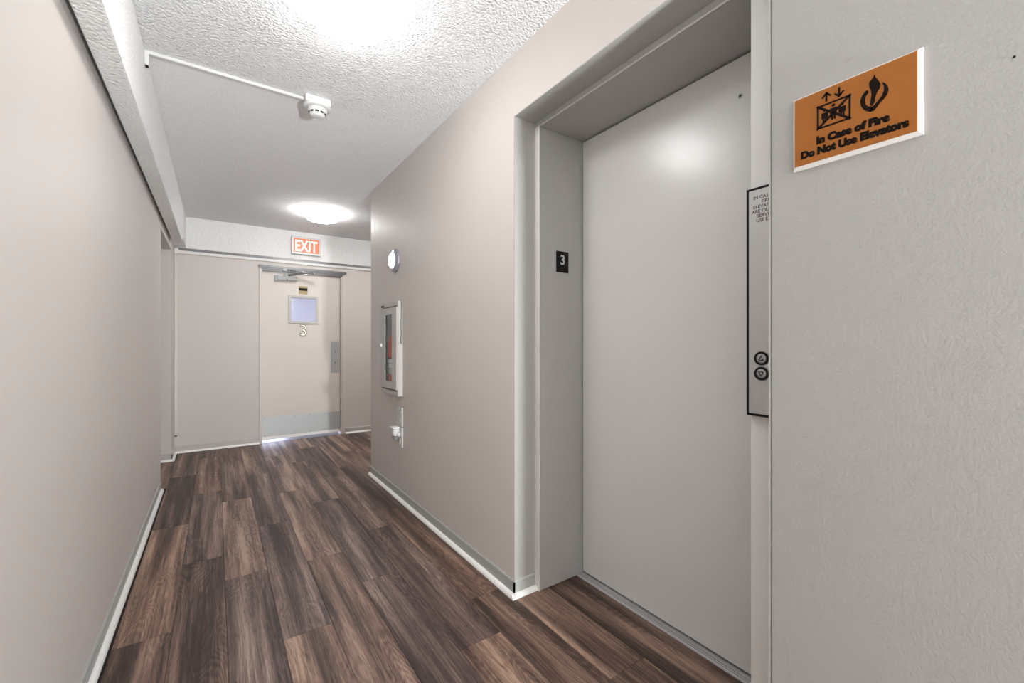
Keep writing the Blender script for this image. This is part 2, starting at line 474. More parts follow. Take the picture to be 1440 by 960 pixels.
# ------------------------------------------------------------------ setting: floor of planks
floor = struct(B(-2.2, 4.0, BACK, FY + 1.9, -0.06, -0.006), 'floor', M['subfloor'],
               'dark brown oak-look plank floor running the length of the hall', 'floor')
PW, PL, X0 = 0.180, 1.236, 0.035
random.seed(7)
lanes = {   # lane index: (one joint position, {row: (tone, warmth)})
    -2: (2.18, {-1: (.22, .65), 0: (.50, .85), 1: (.20, .60), 2: (.34, .6)}),
    -1: (2.80, {-2: (.40, .5), -1: (.27, .55), 0: (.38, .35), 1: (.40, .75), 2: (.36, .6)}),
    0: (2.506, {-2: (.35, .4), -1: (.36, .25), 0: (.70, .55), 1: (.33, .45), 2: (.4, .6)}),
    1: (1.872, {-1: (.56, .75), 0: (.40, .25), 1: (.34, .25), 2: (.55, .5)}),
    2: (2.478, {-2: (.45, .5), -1: (.46, .65), 0: (.60, .55), 1: (.62, .5), 2: (.55, .3)}),
    3: (2.11, {-1: (.33, .2), 0: (.32, .15), 1: (.50, .4), 2: (.5, .35)}),
    4: (1.432, {-1: (.55, .85), 0: (.30, .3), 1: (.46, .4), 2: (.38, .3)}),
    5: (1.686, {-1: (.40, .75), 0: (.38, .85), 1: (.24, .35), 2: (.42, .5)}),
    6: (2.25, {-2: (.40, .8), -1: (.36, .8), 0: (.30, .6), 1: (.40, .5), 2: (.40, .6)}),
    7: (1.95, {-2: (.22, .8), -1: (.18, .75), 0: (.3, .6), 1: (.4, .6), 2: (.36, .6)}),
}
plank_meshes = {}
def plank_at(k, ya, yb, tone, warm, xa=None, xb=None):
    xa = X0 + k * PW if xa is None else xa
    xb = X0 + (k + 1) * PW if xb is None else xb
    w, l = xb - xa, yb - ya
    if l < 0.04 or w < 0.02: return
    key = (round(w, 3), round(l, 3))
    g = 0.0005
    if key not in plank_meshes:
        o = MB().box(-w / 2 + g, w / 2 - g, -l / 2 + g, l / 2 - g, -0.006, 0.0, bevel=0.0006, seg=1).build('plank', M['plank'], None, None, (0, 0, 0))
        plank_meshes[key] = o.data
    else:
        o = bpy.data.objects.new('plank', plank_meshes[key]); COL.objects.link(o)
    place(o, ((xa + xb) / 2, (ya + yb) / 2, 0.0), floor)
    o.color = (tone, warm, random.random(), 1)
for k in range(-11, 22):
    if k in lanes:
        j, tones = lanes[k]
    else:
        j, tones = 1.5 + random.random() * 1.2, {}
    if k < -2: ylo, yhi = PY0, PY1              # side passage
    elif k <= 5: ylo, yhi = -0.70, FY + 0.06
    elif k <= 7: ylo, yhi = -0.70, FY
    else: ylo, yhi = SY, FY
    xb = 1.478 if k == 7 and False else None
    for r in range(-5, 5):
        ya, yb = max(j + r * PL, ylo), min(j + (r + 1) * PL, yhi)
        if yb - ya < 0.04: continue
        t, w = tones.get(r, (0.24 + random.random() * 0.36, 0.25 + random.random() * 0.55))
        if k in (6, 7) and r * PL + j < SY:     # this lane is cut by the elevator alcove
            if ya < EY1 and yb > EY0:
                plank_at(k, max(ya, EY0 if k == 7 else EY0), min(yb, EY1), t, w)
            if yb > SY: plank_at(k, max(ya, SY), yb, t, w)
            continue
        plank_at(k, ya, yb, t, w)

# ------------------------------------------------------------------ setting: ceiling and walls
struct(B(-2.2, 4.0, BACK, FY + 1.9, CZ, CZ + 0.10), 'ceiling', M['ceiling'], 'white popcorn-textured ceiling over the hall', 'ceiling')

struct(MB().box(LW - 0.14, LW, BACK, PY0, 0, 2.122, bevel=0.004).box(LW - 0.14, LW, BACK, PY0, 2.122, CZ)
       .box(LW - 0.14, LW, PY0, PY1, PZ, CZ), 'wall_left', M['beige'], 'smooth beige wall along the left side of the hall', 'wall')
struct(MB().box(-2.2, LW - 0.14, PY0 - 0.14, PY0, 0, CZ).box(-2.2, -2.06, PY0, PY1, 0, CZ), 'wall_passage', M['beige'],
       'beige wall of the side passage beyond the left wall corner', 'wall')
struct(B(-2.2, LW, PY1, FY + 0.16, 0, CZ), 'wall_passage_far', M['beige'], 'narrow beige wall end inside the side passage at the far left', 'wall')
struct(B(-2.06, LW - 0.14, PY0, PY1, PZ, CZ), 'trim_passage_soffit', M['beige'], 'low flat soffit over the left side passage', 'soffit')

# popcorn beam along the left wall, with a painted batten in the corner under it
struct(MB().box(LW + 0.018, -0.265, BACK, 5.17, 2.122, CZ, bevel=0.003).box(LW, LW + 0.018, BACK, 5.17, 2.19, CZ).box(LW, -0.262, 5.17, FY, 2.165, CZ), 'trim_1', M['popcorn'],
       'white textured beam box running along the top of the left wall', 'beam')

# right wall beyond the elevator (opening for the extinguisher cabinet)
HY0, HY1, HZ0, HZ1 = 3.045, 3.375, 0.79, 1.435
struct(MB().box(RW, RW + 0.20, EY1, HY0, 0, CZ).prism([(RW, HY1), (RW, SY - 0.007), (RW + 0.0022, SY - 0.0022), (RW + 0.007, SY), (RW + 0.20, SY), (RW + 0.20, HY1)], 0, CZ)
       .box(RW, RW + 0.20, HY0, HY1, 0, HZ0).box(RW, RW + 0.20, HY0, HY1, HZ1, CZ)
       .box(RW, FX, EY0 - 0.0, EY1, 2.195, CZ), 'wall_right', M['beige'], 'beige wall on the right between elevator alcove and far corner', 'wall')
struct(B(RW, FX + 0.10, BACK, EY0, 0, CZ, bevel=0.004), 'wall_right_near', M['grey_wall'], 'rolled grey wall at the right carrying the orange sign', 'wall')
struct(B(RW + 0.20, 4.0, SY - 0.14, SY, 0, CZ), 'wall_side_hall', M['beige'], 'wall of the side hall behind the right corner', 'wall')
struct(B(3.9, 4.0, SY, FY, 0, CZ), 'wall_side_hall_end', M['beige'], 'end wall of the side hall on the right', 'wall')
struct(B(-0.5, FX + 0.10, BACK - 0.1, BACK, 0, CZ), 'wall_back', M['beige'], 'beige wall closing the hall behind the viewer', 'wall')

# grey painted lining of the alcove
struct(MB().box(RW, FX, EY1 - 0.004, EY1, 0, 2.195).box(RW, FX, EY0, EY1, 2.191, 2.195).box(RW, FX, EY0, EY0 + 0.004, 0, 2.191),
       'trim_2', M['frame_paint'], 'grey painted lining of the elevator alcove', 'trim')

# end wall with the exit door opening
DX0, DX1 = 0.433, 1.295         # door leaf
OX0, OX1, OZT = 0.405, 1.350, 2.045
struct(MB().box(LW, OX0, FY, FY + 0.16, 0, CZ).box(OX1, 4.0, FY, FY + 0.16, 0, CZ).box(OX0, OX1, FY, FY + 0.16, OZT, CZ),
       'wall_far', M['beige'], 'beige end wall around the exit door', 'wall')
struct(B(-0.262, 3.9, FY - 0.014, FY, 2.150, CZ, bevel=0.002), 'trim_3', M['popcorn'], 'white textured bulkhead band above the exit door', 'bulkhead')
struct(B(-0.36, 3.9, FY - 0.006, FY, 2.120, 2.150), 'trim_4', M['grey_metal'], 'grey shadow strip under the textured bulkhead', 'trim')  # dark colour stands in for the shade of the gap here

# stairwell behind the door
st = MB()
st.box(-0.6, -0.5, FY + 0.16, FY + 1.9, 0, CZ).box(2.3, 2.4, FY + 0.16, FY + 1.9, 0, CZ).box(-0.6, 2.4, FY + 1.8, FY + 1.9, 0, CZ)
struct(st, 'wall_stairwell', M['stair_wall'], 'pale stairwell walls seen through the exit door glass', 'wall')
# ------------------------------------------------------------------ baseboards with white shoe mouldings
def quarter(s, r=0.019):
    pts = [(0, 0)]
    for k in range(7):
        t = k / 6 * PI / 2
        pts.append((s * r * math.cos(t), r * math.sin(t)))
    return pts
def base_profile(s, t=0.007, h=0.073):
    return [(0, 0), (s * t, 0), (s * t, h - 0.006), (s * t * 0.4, h), (0, h)]
def run(axis, at, s, t0, t1, name, mat, label, corner0=0, corner1=0):
    """corner0/corner1 = 1 where the run turns an outside corner, so base and shoe each reach their own depth past it"""
    mk = lambda prof: [(at + u, v) for u, v in prof]
    b = tag(MB().sweep(mk(base_profile(s)), axis, t0 - 0.007 * corner0, t1 + 0.007 * corner1).build(name, mat), label, 'baseboard', kind='structure')
    off = at + s * 0.007
    MB().sweep([(off + u, v) for u, v in quarter(s)], axis, t0 - 0.026 * corner0, t1 + 0.026 * corner1).build('shoe_moulding', M['white_gloss'], b, 'white quarter-round shoe moulding')
    return b
run('y', LW, 1, BACK, PY0 - 0.06, 'baseboard_left', M['base_grey'], 'grey baseboard along the left wall')
run('y', RW, -1, EY1 - 0.004, SY, 'baseboard_right', M['base_grey'], 'grey baseboard along the right wall beyond the elevator', 1, 0)
run('x', EY1 - 0.004, -1, RW, FX - 0.002, 'baseboard_alcove', M['base_grey'], 'short grey baseboard return in the elevator alcove', 1, 0)
run('x', FY, -1, LW, OX0, 'baseboard_far_left', M['base_taupe'], 'taupe baseboard left of the exit door')
run('x', FY, -1, OX1, 3.9, 'baseboard_far_right', M['base_taupe'], 'taupe baseboard right of the exit door')
run('y', LW, 1, PY1, FY, 'baseboard_stub', M['base_taupe'], 'short taupe baseboard on the wall stub in the far left corner', 1, 0)
run('x', PY1, -1, -2.06, LW, 'baseboard_passage', M['base_taupe'], 'taupe baseboard inside the left side passage', 0, 1)

# ------------------------------------------------------------------ elevator entrance
d1 = empty('door_1', (DX, (OY0 + OY1) / 2, 0), 'wide grey elevator door in a deep grey steel frame', 'elevator door', kind='structure')
B(DX, DX + 0.04, OY0 - 0.05, OY1 - 0.006, 0.018, OZ - 0.007).build('door_panel', M['door_paint'], d1)
B(DX + 0.042, DX + 0.10, OY0 - 0.1, OY1 + 0.06, 0, OZ + 0.06).build('shaft_backing', M['dark_gap'], d1)
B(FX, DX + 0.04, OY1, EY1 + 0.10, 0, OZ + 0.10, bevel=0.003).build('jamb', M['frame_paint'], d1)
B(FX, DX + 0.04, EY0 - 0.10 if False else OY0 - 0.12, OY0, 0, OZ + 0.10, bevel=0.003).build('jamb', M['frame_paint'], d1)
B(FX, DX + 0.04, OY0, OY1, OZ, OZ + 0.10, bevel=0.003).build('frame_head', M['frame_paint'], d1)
cs = simple('pale_gloss_frame_face', (0.70, 0.685, 0.66), 0.35, noise=0.02, nscale=6, bump=0.15, bscale=150, bdist=0.0005)  # lamplight painted in: a paler copy of the grey frame paint
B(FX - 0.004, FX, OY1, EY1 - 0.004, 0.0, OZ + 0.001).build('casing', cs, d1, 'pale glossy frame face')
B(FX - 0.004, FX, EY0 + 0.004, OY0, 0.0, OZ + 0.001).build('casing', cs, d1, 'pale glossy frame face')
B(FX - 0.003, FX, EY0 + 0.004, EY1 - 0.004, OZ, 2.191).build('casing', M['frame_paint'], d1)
B(FX - 0.0045, FX, OY0, EY1 - 0.004, OZ - 0.001, OZ + 0.003).build('casing_edge', cs, d1, 'pale worn edge of the frame head')  # narrow line in the paler frame colour
sl = B(DX - 0.034, DX + 0.04, OY0, OY1, -0.005, 0.004, bevel=0.001).build('sill', M['sill'], d1, 'brushed aluminium door sill')
for i in range(2):
    B(DX - 0.024 + 0.010 * i, DX - 0.0228 + 0.010 * i, OY0, OY1, 0.004, 0.0046).build('groove', M['dark_gap'], sl)
fd = Frame((DX, 0.773, 2.023), '-x')
MB().ring(0.0045, 0.0085, 0.0, 0.0018, fd).build('screw_ring', M['frame_paint'], d1)
MB().lathe([(0.0045, 0.0002), (0.004, 0.0008)], fd, seg=14).build('screw_hole', M['dark_gap'], d1)

# floor plaque "3" on the jamb
pf = Frame((1.3775, OY1, 1.5475), '-y')
pl = empty('floor_plaque', (1.3775, OY1, 1.496), 'small black plaque with a pale 3 on the elevator jamb', 'sign')
MB().box(-0.039, 0.039, -0.051, 0.051, 0.0, 0.003, pf, bevel=0.0008).build('plate', M['black'], pl)
MB().text('3', 0.0, -0.012, 0.066, 0.003, 0.0012, pf, 'CENTER', weight=0.0010).build('digit', M['sign_grey'], pl, 'pale grey figure 3')

# call panel
cy_, cz_ = 0.5535, 1.2705
cf = Frame((FX - 0.004, cy_, cz_), '-x')
cp = empty('call_panel', (FX - 0.004, cy_, 0.957), 'tall stainless elevator call panel with black edge and two round buttons', 'call panel')
hw, hh = 0.0525, 0.3135
MB().box(-hw, hw, -hh, hh, 0.0, 0.020, cf, bevel=0.001).build('back_box', M['black'], cp, 'black panel edge')
MB().box(-hw + 0.0078, hw - 0.0078, -hh + 0.0075, hh - 0.0075, 0.020, 0.0222, cf, bevel=0.0008).build('face_plate', M['steel'], cp)
tx = MB()
for i, s in enumerate(('IN CASE OF', 'FIRE', 'ELEVATORS', 'ARE OUT OF', 'SERVICE', 'USE EXIT')):
    tx.text(s, 0.0, hh - 0.034 - 0.0125 * i, 0.0125, 0.0222, 0.0004, cf, 'CENTER', weight=0.0001)
tx.build('notice_lettering', M['brown_ink'], cp, 'engraved dark fire notice lettering')
for bz, up in ((1.116, True), (1.075, False)):
    cb = bz - cz_
    ca = -0.0105 + 0.0
    rg = MB().ring(0.0135, 0.0185, 0.0222, 0.0262, cf, ca, cb).build('button_ring', M['black'], cp)
    bt = MB().lathe([(0.0134, 0.0222), (0.0134, 0.0250), (0.0115, 0.0262)], cf, ca, cb, 28).build('call_button', M['closer_metal'], cp)
    s = 1 if up else -1
    tri = [(-0.0062, -0.0048 * s), (0.0062, -0.0048 * s), (0.0, 0.0066 * s)]
    tb = MB()
    for i in range(3):
        p, q = tri[i], tri[(i + 1) % 3]
        tb.tube([(ca + p[0], cb + p[1], 0.0265), (ca + q[0], cb + q[1], 0.0265)], 0.0009, cf, 6)
    tb.build('arrow_mark', M['ink'], bt, 'outlined triangle pointing ' + ('up' if up else 'down'))

# ------------------------------------------------------------------ orange fire sign
sy_, sz_ = 0.335, 1.6425
sf = Frame((RW, sy_, sz_), '-x')
sg = empty('fire_sign', (RW, sy_, 1.558), 'orange fire warning sign with cream rim on the grey wall', 'sign')
W2, H2 = 0.112, 0.0835
bm_ = MB()
def slab(mb, w0, h0, c0, w1, h1, c1, fr):
    pts = [fr((sx * w, sy * h, c)) for w, h, c in ((w0, h0, c0), (w1, h1, c1)) for sx, sy in ((-1, -1), (1, -1), (1, 1), (-1, 1))]
    mb._add(pts, [(3, 2, 1, 0), (4, 5, 6, 7), (0, 1, 5, 4), (1, 2, 6, 5), (2, 3, 7, 6), (3, 0, 4, 7)])
slab(bm_, W2, H2, 0.0, W2, H2, 0.006, sf)
slab(bm_, W2, H2, 0.006, W2 - 0.006, H2 - 0.006, 0.0135, sf)
bm_.build('bevelled_edge', M['cream'], sg, 'cream bevelled acrylic edge')
MB().box(-W2 + 0.0063, W2 - 0.0063, -H2 + 0.0063, H2 - 0.0063, 0.0125, 0.0145, sf, bevel=0.0003, seg=1).build('face', M['orange'], sg, 'orange face')
def sa(y): return sy_ - y          # wall position -> frame right coordinate
def sb(z): return z - sz_
SD, ST = 0.0145, 0.0008
lt = MB()
lt.text('In Case of Fire', sa(0.3335), sb(1.6035), 0.0215, SD, ST, sf, 'CENTER', width=0.127, weight=0.0016)
lt.text('Do Not Use Elevators', sa(0.3345), sb(1.5805), 0.0215, SD, ST, sf, 'CENTER', width=0.186, weight=0.0016)
lt.build('lettering', M['ink'], sg, 'bold black lettering')
def bar(mb, p, q, w, fr=sf, c0=SD, c1=SD + ST):
    d = Vector((q[0] - p[0], q[1] - p[1])); n = Vector((-d.y, d.x)).normalized() * w / 2
    mb.prism([(p[0] + n.x, p[1] + n.y), (p[0] - n.x, p[1] - n.y), (q[0] - n.x, q[1] - n.y), (q[0] + n.x, q[1] + n.y)], c0, c1, fr)
pc = MB()
L0, R0, T0, B0 = sa(0.394), sa(0.336), sb(1.684), sb(1.636)
w = 0.0042
for p, q in (((L0, T0), (R0, T0)), ((L0, B0), (R0, B0)), ((L0, T0), (L0, B0)), ((R0, T0), (R0, B0))): bar(pc, p, q, w * 0.85)
for p, q in (((L0 - 0.002, T0 + 0.002), (R0 + 0.002, B0 - 0.002)), ((L0 - 0.002, B0 - 0.002), (R0 + 0.002, T0 + 0.002))): bar(pc, p, q, w * 1.15)
for i, ax in enumerate((L0 + 0.013, (L0 + R0) / 2, R0 - 0.013)):    # three passengers
    hgt = 0.004 if i == 1 else 0.0
    bz = B0 + 0.010
    n = 12
    pc.prism([(ax + 0.0033 * math.cos(2 * PI * k / n), bz + 0.0265 + hgt + 0.0033 * math.sin(2 * PI * k / n)) for k in range(n)], SD, SD + ST * 0.9, sf)
    pc.prism([(ax - 0.0062, bz + 0.021 + hgt), (ax - 0.0062, bz + 0.009), (ax - 0.004, bz + 0.009), (ax - 0.004, bz + 0.0), (ax - 0.0008, bz), (ax - 0.0004, bz + 0.009),
              (ax + 0.0004, bz + 0.009), (ax + 0.0008, bz), (ax + 0.004, bz), (ax + 0.004, bz + 0.009), (ax + 0.0062, bz + 0.009), (ax + 0.0062, bz + 0.021 + hgt)], SD, SD + ST * 0.9, sf)
ua, da = sa(0.378), sa(0.3545)
bar(pc, (ua, sb(1.690)), (ua, sb(1.7085)), 0.0036)
bar(pc, (ua - 0.008, sb(1.700)), (ua + 0.0008, sb(1.7100)), 0.0034); bar(pc, (ua + 0.008, sb(1.700)), (ua - 0.0008, sb(1.7100)), 0.0034)
bar(pc, (da, sb(1.692)), (da, sb(1.7105)), 0.0036)
bar(pc, (da - 0.008, sb(1.700)), (da + 0.0008, sb(1.6900)), 0.0034); bar(pc, (da + 0.008, sb(1.700)), (da - 0.0008, sb(1.6900)), 0.0034)
pc.build('elevator_pictogram', M['ink'], sg, 'crossed-out elevator car with passengers and arrows')
# flame: three tongues joined at the foot, traced in sign coordinates (zoomed photo grid -> sign)
fl = MB()
def FP(px, py):       # position in the 4x crop of the sign -> sign plane, by the measured pictogram corners
    X = 1.105
    u = (1080 + px / 4 - 720.0) / F_PX; v = (HOR - (40 + py / 4)) / F_PX
    dx = math.sin(YAW) + u * math.cos(YAW); dy = math.cos(YAW) - u * math.sin(YAW)
    t = X / dx
    return (sa(t * dy), sb(1.16 + t * v))
centre = [(600, 256), (606, 275), (622, 292), (632, 312), (628, 335), (612, 360), (604, 385), (603, 410), (590, 428), (580, 440), (575, 425), (578, 400), (582, 370), (578, 345), (569, 325), (568, 305), (580, 290), (592, 275)]
left = [(560, 345), (566, 360), (552, 378), (545, 400), (548, 425), (562, 437), (580, 440), (590, 455), (575, 469), (545, 462), (525, 440), (518, 410), (528, 380), (545, 357)]
right = [(642, 300), (660, 307), (675, 325), (678, 345), (670, 372), (652, 395), (628, 420), (610, 445), (595, 462), (575, 469), (578, 445), (598, 430), (620, 405), (640, 378), (652, 350), (652, 325)]
for poly in (left, right, centre):
    fl.prism([FP(*p) for p in poly][::-1], SD, SD + ST, sf)
fl.build('flame_pictogram', M['ink'], sg, 'black flame symbol')

# little screw holes left in the walls
def wall_hole(y, z, r, label):
    hf = Frame((RW, y, z), '-x')
    tag(MB().lathe([(r, 0.0), (r * 0.9, 0.0012), (r * 0.5, 0.0016)], hf, seg=12).build('screw_hole', M['dark_gap']), label, 'screw hole')
wall_hole(0.110, 1.647, 0.0021, 'dark screw hole in the grey wall right of the orange sign')

# ------------------------------------------------------------------ exit door in the end wall
d2 = empty('door_2', ((DX0 + DX1) / 2, FY + 0.03, 0), 'beige exit door with small window, kick plate and closer', 'door', kind='structure')
ef = Frame((0, FY + 0.028, 0), '-y')        # leaf face
WX0, WX1, WZ0, WZ1 = 0.738, 1.008, 1.408, 1.690
lf = MB()
lf.box(DX0 + 0.003, WX0, FY + 0.028, FY + 0.072, 0.030, 2.0).box(WX1, DX1 - 0.003, FY + 0.028, FY + 0.072, 0.030, 2.0)
lf.box(WX0, WX1, FY + 0.028, FY + 0.072, 0.030, WZ0).box(WX0, WX1, FY + 0.028, FY + 0.072, WZ1, 2.0)
lf.build('door_panel', M['exit_paint'], d2)
B(OX0, DX0, FY - 0.012, FY + 0.16, 0, OZT, bevel=0.002).build('jamb', M['exit_paint'], d2)
jr = MB().box(DX1, OX1, FY - 0.004, FY + 0.16, 0, OZT, bevel=0.002).box(DX1 + 0.016, DX1 + 0.030, FY - 0.014, FY - 0.002, 0, OZT, bevel=0.002)
jr.build('jamb', M['exit_paint'], d2)
hd = MB()
hd.box(OX0 - 0.006, OX1 + 0.006, FY - 0.030, FY, 2.022, OZT + 0.002, bevel=0.002)
hd.box(DX0 - 0.010, OX1 - 0.014, FY - 0.022, FY + 0.03, 2.004, 2.023, bevel=0.002)
hd.box(DX0 - 0.002, OX1 - 0.030, FY - 0.012, FY + 0.03, 1.984, 2.005, bevel=0.002)
hd.build('frame_head', M['grey_metal'], d2, 'grey stepped aluminium drip head')
vw = MB()
vw.rect_ring(WX0 - 0.030, WX1 + 0.024, WZ0 - 0.022, WZ1 + 0.030, 0.028, 0.0, 0.016, ef, 0.003)
vf = vw.build('vision_frame', M['cabinet'], d2, 'pale grey window frame')
B(WX0 - 0.002, WX1 + 0.002, FY + 0.048, FY + 0.053, WZ0 - 0.002, WZ1 + 0.002).build('pane', M['pane'], vf, 'clear glass pane')
kp = MB().box(DX0 + 0.008, DX1 - 0.008, 0.066, 0.288, 0.0, 0.002, ef, 0.0005).build('kick_plate', M['kick_steel'], d2, 'satin metal kick plate')
for zz in (0.080, 0.272):
    for i in range(6):
        MB().lathe([(0.005, 0.002), (0.004, 0.0038)], ef, DX0 + 0.028 + i * (DX1 - DX0 - 0.056) / 5, zz, 10).build('screw', M['grey_metal'], kp)
MB().box(DX0 + 0.004, DX1 - 0.004, 0.030, 0.062, 0.0, 0.010, ef, 0.002).build('door_sweep', M['white_gloss'], d2, 'white door sweep')
pp = MB().box(1.180, 1.281, 0.775, 1.170, 0.0, 0.003, ef, 0.001).build('push_plate', M['push_steel'], d2, 'dull grey metal push plate')
for zz in (1.040, 0.905):
    MB().ring(0.006, 0.011, 0.003, 0.008, ef, 1.232, zz, 18).build('lock_collar', M['chrome'], pp)
    MB().lathe([(0.006, 0.003), (0.006, 0.005)], ef, 1.232, zz, 14).build('keyhole', M['dark_gap'], pp)
pk = MB().box(0.818, 0.914, 1.742, 1.838, 0.0, 0.003, ef, 0.0008).build('placard', M['gold'], d2, 'small gold placard with a black band')
MB().box(0.818, 0.914, 1.782, 1.813, 0.003, 0.0036, ef).build('band', M['black'], pk)
nb = MB().text('3', 0.868, 1.240, 0.190, 0.0, 0.005, ef, 'CENTER', weight=0.004).build('number', M['dark_brass'], d2, 'brass figure 3')
MB().text('3', 0.868, 1.240, 0.190, 0.005, 0.002, ef, 'CENTER', weight=-0.0035).build('polished_core', M['brass'], nb, 'polished pale centre line')
cl = MB().box(0.580, 0.800, 1.886, 1.936, 0.0, 0.048, ef, 0.008, 3).box(0.565, 0.60, 1.878, 1.945, 0.0, 0.036, ef, 0.004)
cl.lathe([(0.011, 0.034), (0.011, 0.060), (0.006, 0.066)], ef, 0.693, 1.897, 14)
co = cl.build('door_closer', M['closer_metal'], d2, 'satin grey hydraulic door closer')
MB().box(0.655, 0.720, 1.935, 1.962, 0.010, 0.042, ef, 0.006).build('pivot', M['closer_metal'], co)
am = MB()
am.tube([(0.690, 1.950, 0.030), (0.80, 1.958, 0.105), (0.955, 1.970, 0.165)], 0.009, ef)
am.tube([(0.955, 1.974, 0.165), (0.80, 1.990, 0.115), (0.665, 2.012, 0.060)], 0.009, ef)
am.lathe([(0.014, 0.150), (0.014, 0.180)], ef, 0.955, 1.972, 14)
am.build('closer_arm', M['closer_metal'], co)
MB().box(0.640, 0.700, 1.992, 2.022, 0.030, 0.075, ef, 0.004).build('arm_shoe', M['closer_metal'], co)
B(DX0, DX1, FY + 0.0, FY + 0.16, -0.006, 0.0015).build('threshold', M['grey_metal'], d2)

# ------------------------------------------------------------------ exit sign
xf = Frame((0.8895, FY - 0.014, 2.31), '-y')
xs = empty('exit_sign', (0.8895, FY - 0.014, 2.207), 'lit red exit sign with white frame above the exit door', 'exit sign')
MB().box(-0.1605, 0.1605, -0.1035, 0.1035, 0.0, 0.040, xf, 0.004).build('housing', M['white_plastic'], xs)
MB().rect_ring(-0.1605, 0.1605, -0.1035, 0.1035, 0.022, 0.040, 0.052, xf, 0.003).build('bezel', M['white_plastic'], xs)
MB().box(-0.138, 0.138, -0.081, 0.081, 0.040, 0.045, xf).build('face', M['exit_red'], xs, 'glowing red face')
MB().text('EXIT', 0.0, -0.066, 0.185, 0.045, 0.002, xf, 'CENTER', width=0.240, weight=0.002).build('lettering', M['exit_white'], xs, 'white lit letters')

# ------------------------------------------------------------------ ceiling lights
def ceiling_light(x, y, glow, label):
    fr = Frame((x, y, CZ), '-z')
    e = empty('ceiling_light', (x, y, 2.395), label, 'ceiling light', 'round ceiling lights along the hall')
    MB().lathe([(0.128, 0.0), (0.128, 0.026), (0.120, 0.029)], fr, seg=56).build('lamp_pan', M['lamp_pan'], e, 'grey metal lamp pan')
    prof = [(0.128, 0.028), (0.153, 0.030), (0.158, 0.036), (0.157, 0.045), (0.150, 0.062), (0.138, 0.075), (0.118, 0.083), (0.090, 0.088), (0.055, 0.090), (0.015, 0.091)]
    MB().lathe(prof, fr, seg=56).build('diffuser', glow, e, 'glowing opal diffuser')
ceiling_light(0.405, 1.70, M['lamp_glow'], 'round glowing ceiling light nearest, before the smoke detector')
ceiling_light(0.885, 4.67, M['lamp_glow_far'], 'round glowing ceiling light near the exit sign at the far end')
ceiling_light(2.30, 4.67, M['lamp_glow_side'], 'round ceiling light of the side hall behind the right corner')  # out of view, added to lighten the end wall and far ceiling
ceiling_light(0.405, -1.30, M['lamp_glow_rear'], 'round ceiling light of the hall behind the viewer')  # out of view, added as weak fill from behind

# ------------------------------------------------------------------ smoke detector and raceways
kf = Frame((0.452, 2.500, CZ), '-z')
sd = empty('smoke_detector', (0.452, 2.500, 2.375), 'white smoke detector on a square box at the end of the ceiling raceway', 'smoke detector')
MB().box(-0.062, 0.062, -0.024, 0.085, 0.0, 0.038, kf, 0.003).build('mounting_box', M['white_plastic'], sd)
MB().lathe([(0.066, 0.038), (0.069, 0.041), (0.069, 0.050), (0.060, 0.055)], kf, 0, 0.012, seg=40).build('base', M['white_plastic'], sd)
MB().lathe([(0.050, 0.056), (0.050, 0.066), (0.045, 0.072), (0.036, 0.092), (0.028, 0.098), (0.010, 0.100)], kf, 0, 0.012, seg=40).build('head', M['white_plastic'], sd)
for k in range(10):
    t = 2 * PI * k / 10 + 0.1
    ca, sa_ = math.cos(t), math.sin(t)
    pts = []
    for rr, cc in ((0.0440, 0.0755), (0.0410, 0.0830)):
        for dt in (-0.20, 0.20):
            pts.append(((rr + 0.0006) * math.cos(t + dt), (rr + 0.0006) * math.sin(t + dt), cc))
    m_ = MB()
    outer = [kf((p[0], p[1] + 0.012, p[2])) for p in (pts[0], pts[1], pts[3], pts[2])]
    inner = [kf((p[0] * 0.93, p[1] * 0.93 + 0.012, p[2])) for p in (pts[0], pts[1], pts[3], pts[2])]
    m_._add(outer + inner, [(0, 1, 2, 3), (7, 6, 5, 4), (0, 4, 5, 1), (1, 5, 6, 2), (2, 6, 7, 3), (3, 7, 4, 0)])
    m_.build('vent', M['dark_gap'], sd)

rc = empty('cable_raceway', (-0.265, 2.535, 2.41), 'thin white cable raceway crossing the ceiling to the smoke detector', 'raceway')
MB().box(-0.265, 0.392, 2.524, 2.546, CZ - 0.014, CZ, bevel=0.002).build('ceiling_run', M['white_plastic'], rc)
MB().box(-0.265, -0.251, 2.522, 2.548, 2.412, CZ - 0.002, bevel=0.002).build('drop', M['white_plastic'], rc)
MB().box(-0.2635, -0.2525, 2.524, 2.546, 2.409, 2.4125).build('end_opening', M['dark_gap'], rc, 'dark open end')

rf = empty('cable_raceway', (0.5, FY, 2.095), 'long pale raceway across the end wall above the exit door', 'raceway')
MB().box(-0.325, 3.88, FY - 0.020, FY, 2.090, 2.120, bevel=0.003).build('run', M['raceway_white'], rf)
MB().box(-0.358, -0.322, FY - 0.034, FY, 2.080, 2.140, bevel=0.004).build('corner_elbow', M['raceway_white'], rf)

rv = empty('cable_raceway', (-0.344, FY, 0.17), 'vertical pale raceway down the far left corner', 'raceway')
MB().box(-0.358, -0.331, FY - 0.022, FY, 0.19, 2.080, bevel=0.003).build('run', M['raceway_taupe'], rv)
MB().box(-0.354, -0.336, FY - 0.018, FY - 0.002, 0.178, 0.191).build('end_opening', M['dark_gap'], rv, 'dark open end')

